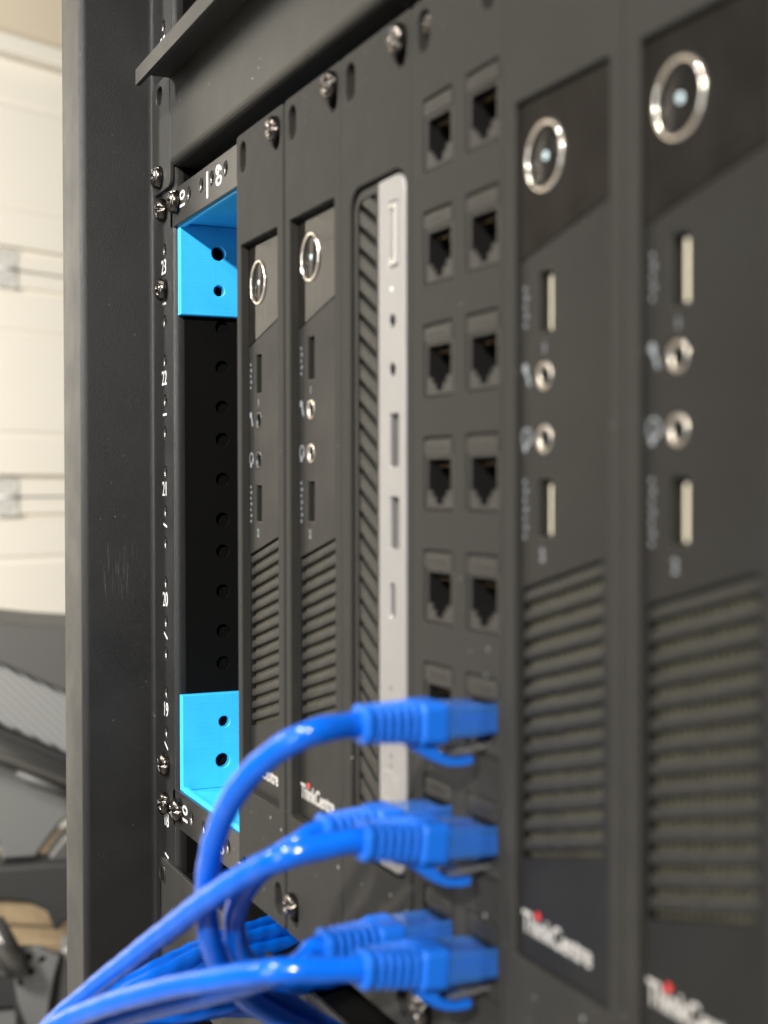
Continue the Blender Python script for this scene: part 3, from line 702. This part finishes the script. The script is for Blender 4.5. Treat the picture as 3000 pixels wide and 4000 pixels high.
# ================================================================== machine in the background
MD = 1750.0; s_ = MD/FPX
org = pd(125, 3200, MD); ray = (org-CAM); rz = math.atan2(ray.y, ray.x)-math.pi/2
mach = thing('machine', 'grey machine with dark hood, sloping tube and perforated plate before the garage door', 'machine', (org.x, org.y, FLOOR), rz=rz)
def q(px, py): return ((px-125)*s_, -(py-3200)*s_+(org.z-FLOOR))
def G(name, m_name, pts, y0, y1, holes=(), ch=4.0):
    m = MB(); plate(m, ('p', [q(*p) for p in pts]), [('c', *q(h[0], h[1]), h[2], 14) for h in holes], y0, y1, ch, 0.6); return m.obj(name, m_name, mach)
G('hood', 'machine_dark', [(-900, 2300), (-500, 2350), (0, 2404), (120, 2420), (260, 2432), (420, 2450), (700, 2520), (700, 3000), (420, 2790), (260, 2690), (140, 2630), (0, 2560), (-500, 2330)], -60, 120)
G('woven_panel', 'machine_weave', [(-900, 2340), (-500, 2350), (0, 2567), (140, 2637), (260, 2697), (420, 2797), (700, 3007), (700, 3180), (420, 3020), (260, 2925), (0, 2795), (-900, 2400)], -45, 100)
G('frame_bar', 'machine_black', [(-900, 2410), (0, 2800), (260, 2930), (700, 3190), (700, 3330), (260, 3060), (110, 3000), (0, 2935), (-900, 2600)], -20, 60)
m = MB(); A_, B_ = q(-700, 2560), q(800, 3260); m.tube([Vector((A_[0], -46, A_[1])), Vector((B_[0], -46, B_[1]))], 15, 20); m.obj('tube', 'machine_tube', mach)
m = MB(); A_, B_ = q(70, 2990), q(300, 3095); m.tube([Vector((A_[0], -44, A_[1])), Vector((B_[0], -44, B_[1]))], 5, 12); m.obj('cable_clip', 'machine_dark', mach)
G('side_panel', 'machine_grey', [(-700, 2900), (0, 2960), (240, 3080), (300, 3110), (300, 3190), (240, 3230), (190, 3290), (140, 3362), (10, 3362), (0, 3300), (-700, 3300)], 10, 60)
G('pad_edge', 'machine_dark', [(190, 3362), (240, 3300), (300, 3250), (500, 3250), (500, 3400), (190, 3400)], 14, 70)
G('belt', 'machine_black', [(-600, 3380), (20, 3375), (500, 3375), (500, 3620), (260, 3600), (210, 3640), (180, 3560), (110, 3520), (30, 3505), (-600, 3480)], -10, 50)
m = MB(); A_, B_ = q(-20, 3530), q(75, 3720); m.tube([Vector((A_[0], -70, A_[1])), Vector((B_[0], -70, B_[1]))], 15, 18); m.obj('strut', 'machine_tube', mach)
G('perforated_plate', 'plate_grey', [(52, 3640), (150, 3648), (225, 3690), (205, 3760), (185, 3870), (175, 3990), (110, 3970), (70, 3850), (48, 3700)], -60, -48,
  [(66, 3664, 4.6), (113, 3679, 4.6), (161, 3695, 4.6), (71, 3718, 4.2), (119, 3736, 4.6), (80, 3777, 3.6)], 2)
G('plate_back', 'machine_black', [(40, 3650), (235, 3690), (200, 3990), (60, 3980)], -46, -40)
G('rear_cover', 'machine_grey', [(232, 3690), (330, 3640), (600, 3700), (600, 4200), (200, 4200), (215, 3850)], -40, 20)
G('base_cover', 'machine_grey', [(-300, 3915), (60, 3915), (140, 4000), (140, 4300), (-300, 4300)], -90, 20)
G('under_frame', 'machine_black', [(-300, 3740), (60, 3760), (80, 3905), (-300, 3900)], -30, 20)
for a in (-250, 500):
    A_ = q(a, 4000); m = MB(); m.tube([Vector((A_[0], 20, A_[1]+20)), Vector((A_[0]*1.1, 30, 0))], 18, 16); m.obj('leg', 'machine_dark', mach)
wd = thing('timber_stack', 'pale timber boards leaning behind the grey machine', 'timber', (org.x+ray.normalized().x*420, org.y+ray.normalized().y*420, FLOOR), rz=rz)
zc = org.z-FLOOR+(3200-3700)*s_*0+ -(3560-3200)*s_*1.24
for i in range(7):
    m = MB(); m.box(-320, 320, -30, 30, -18, 18, 2); o = m.obj('board', 'wood', wd); o.location = Vector((20+random.uniform(-8, 8), i*9-20, zc+20-i*38))*S; o.rotation_euler.y = math.radians(9+random.uniform(-2, 2))
for a in (-200, 240):
    MB().box(a-20, a+20, -20, 20, 0, zc-230, 2).obj('trestle_leg', 'wood', wd)
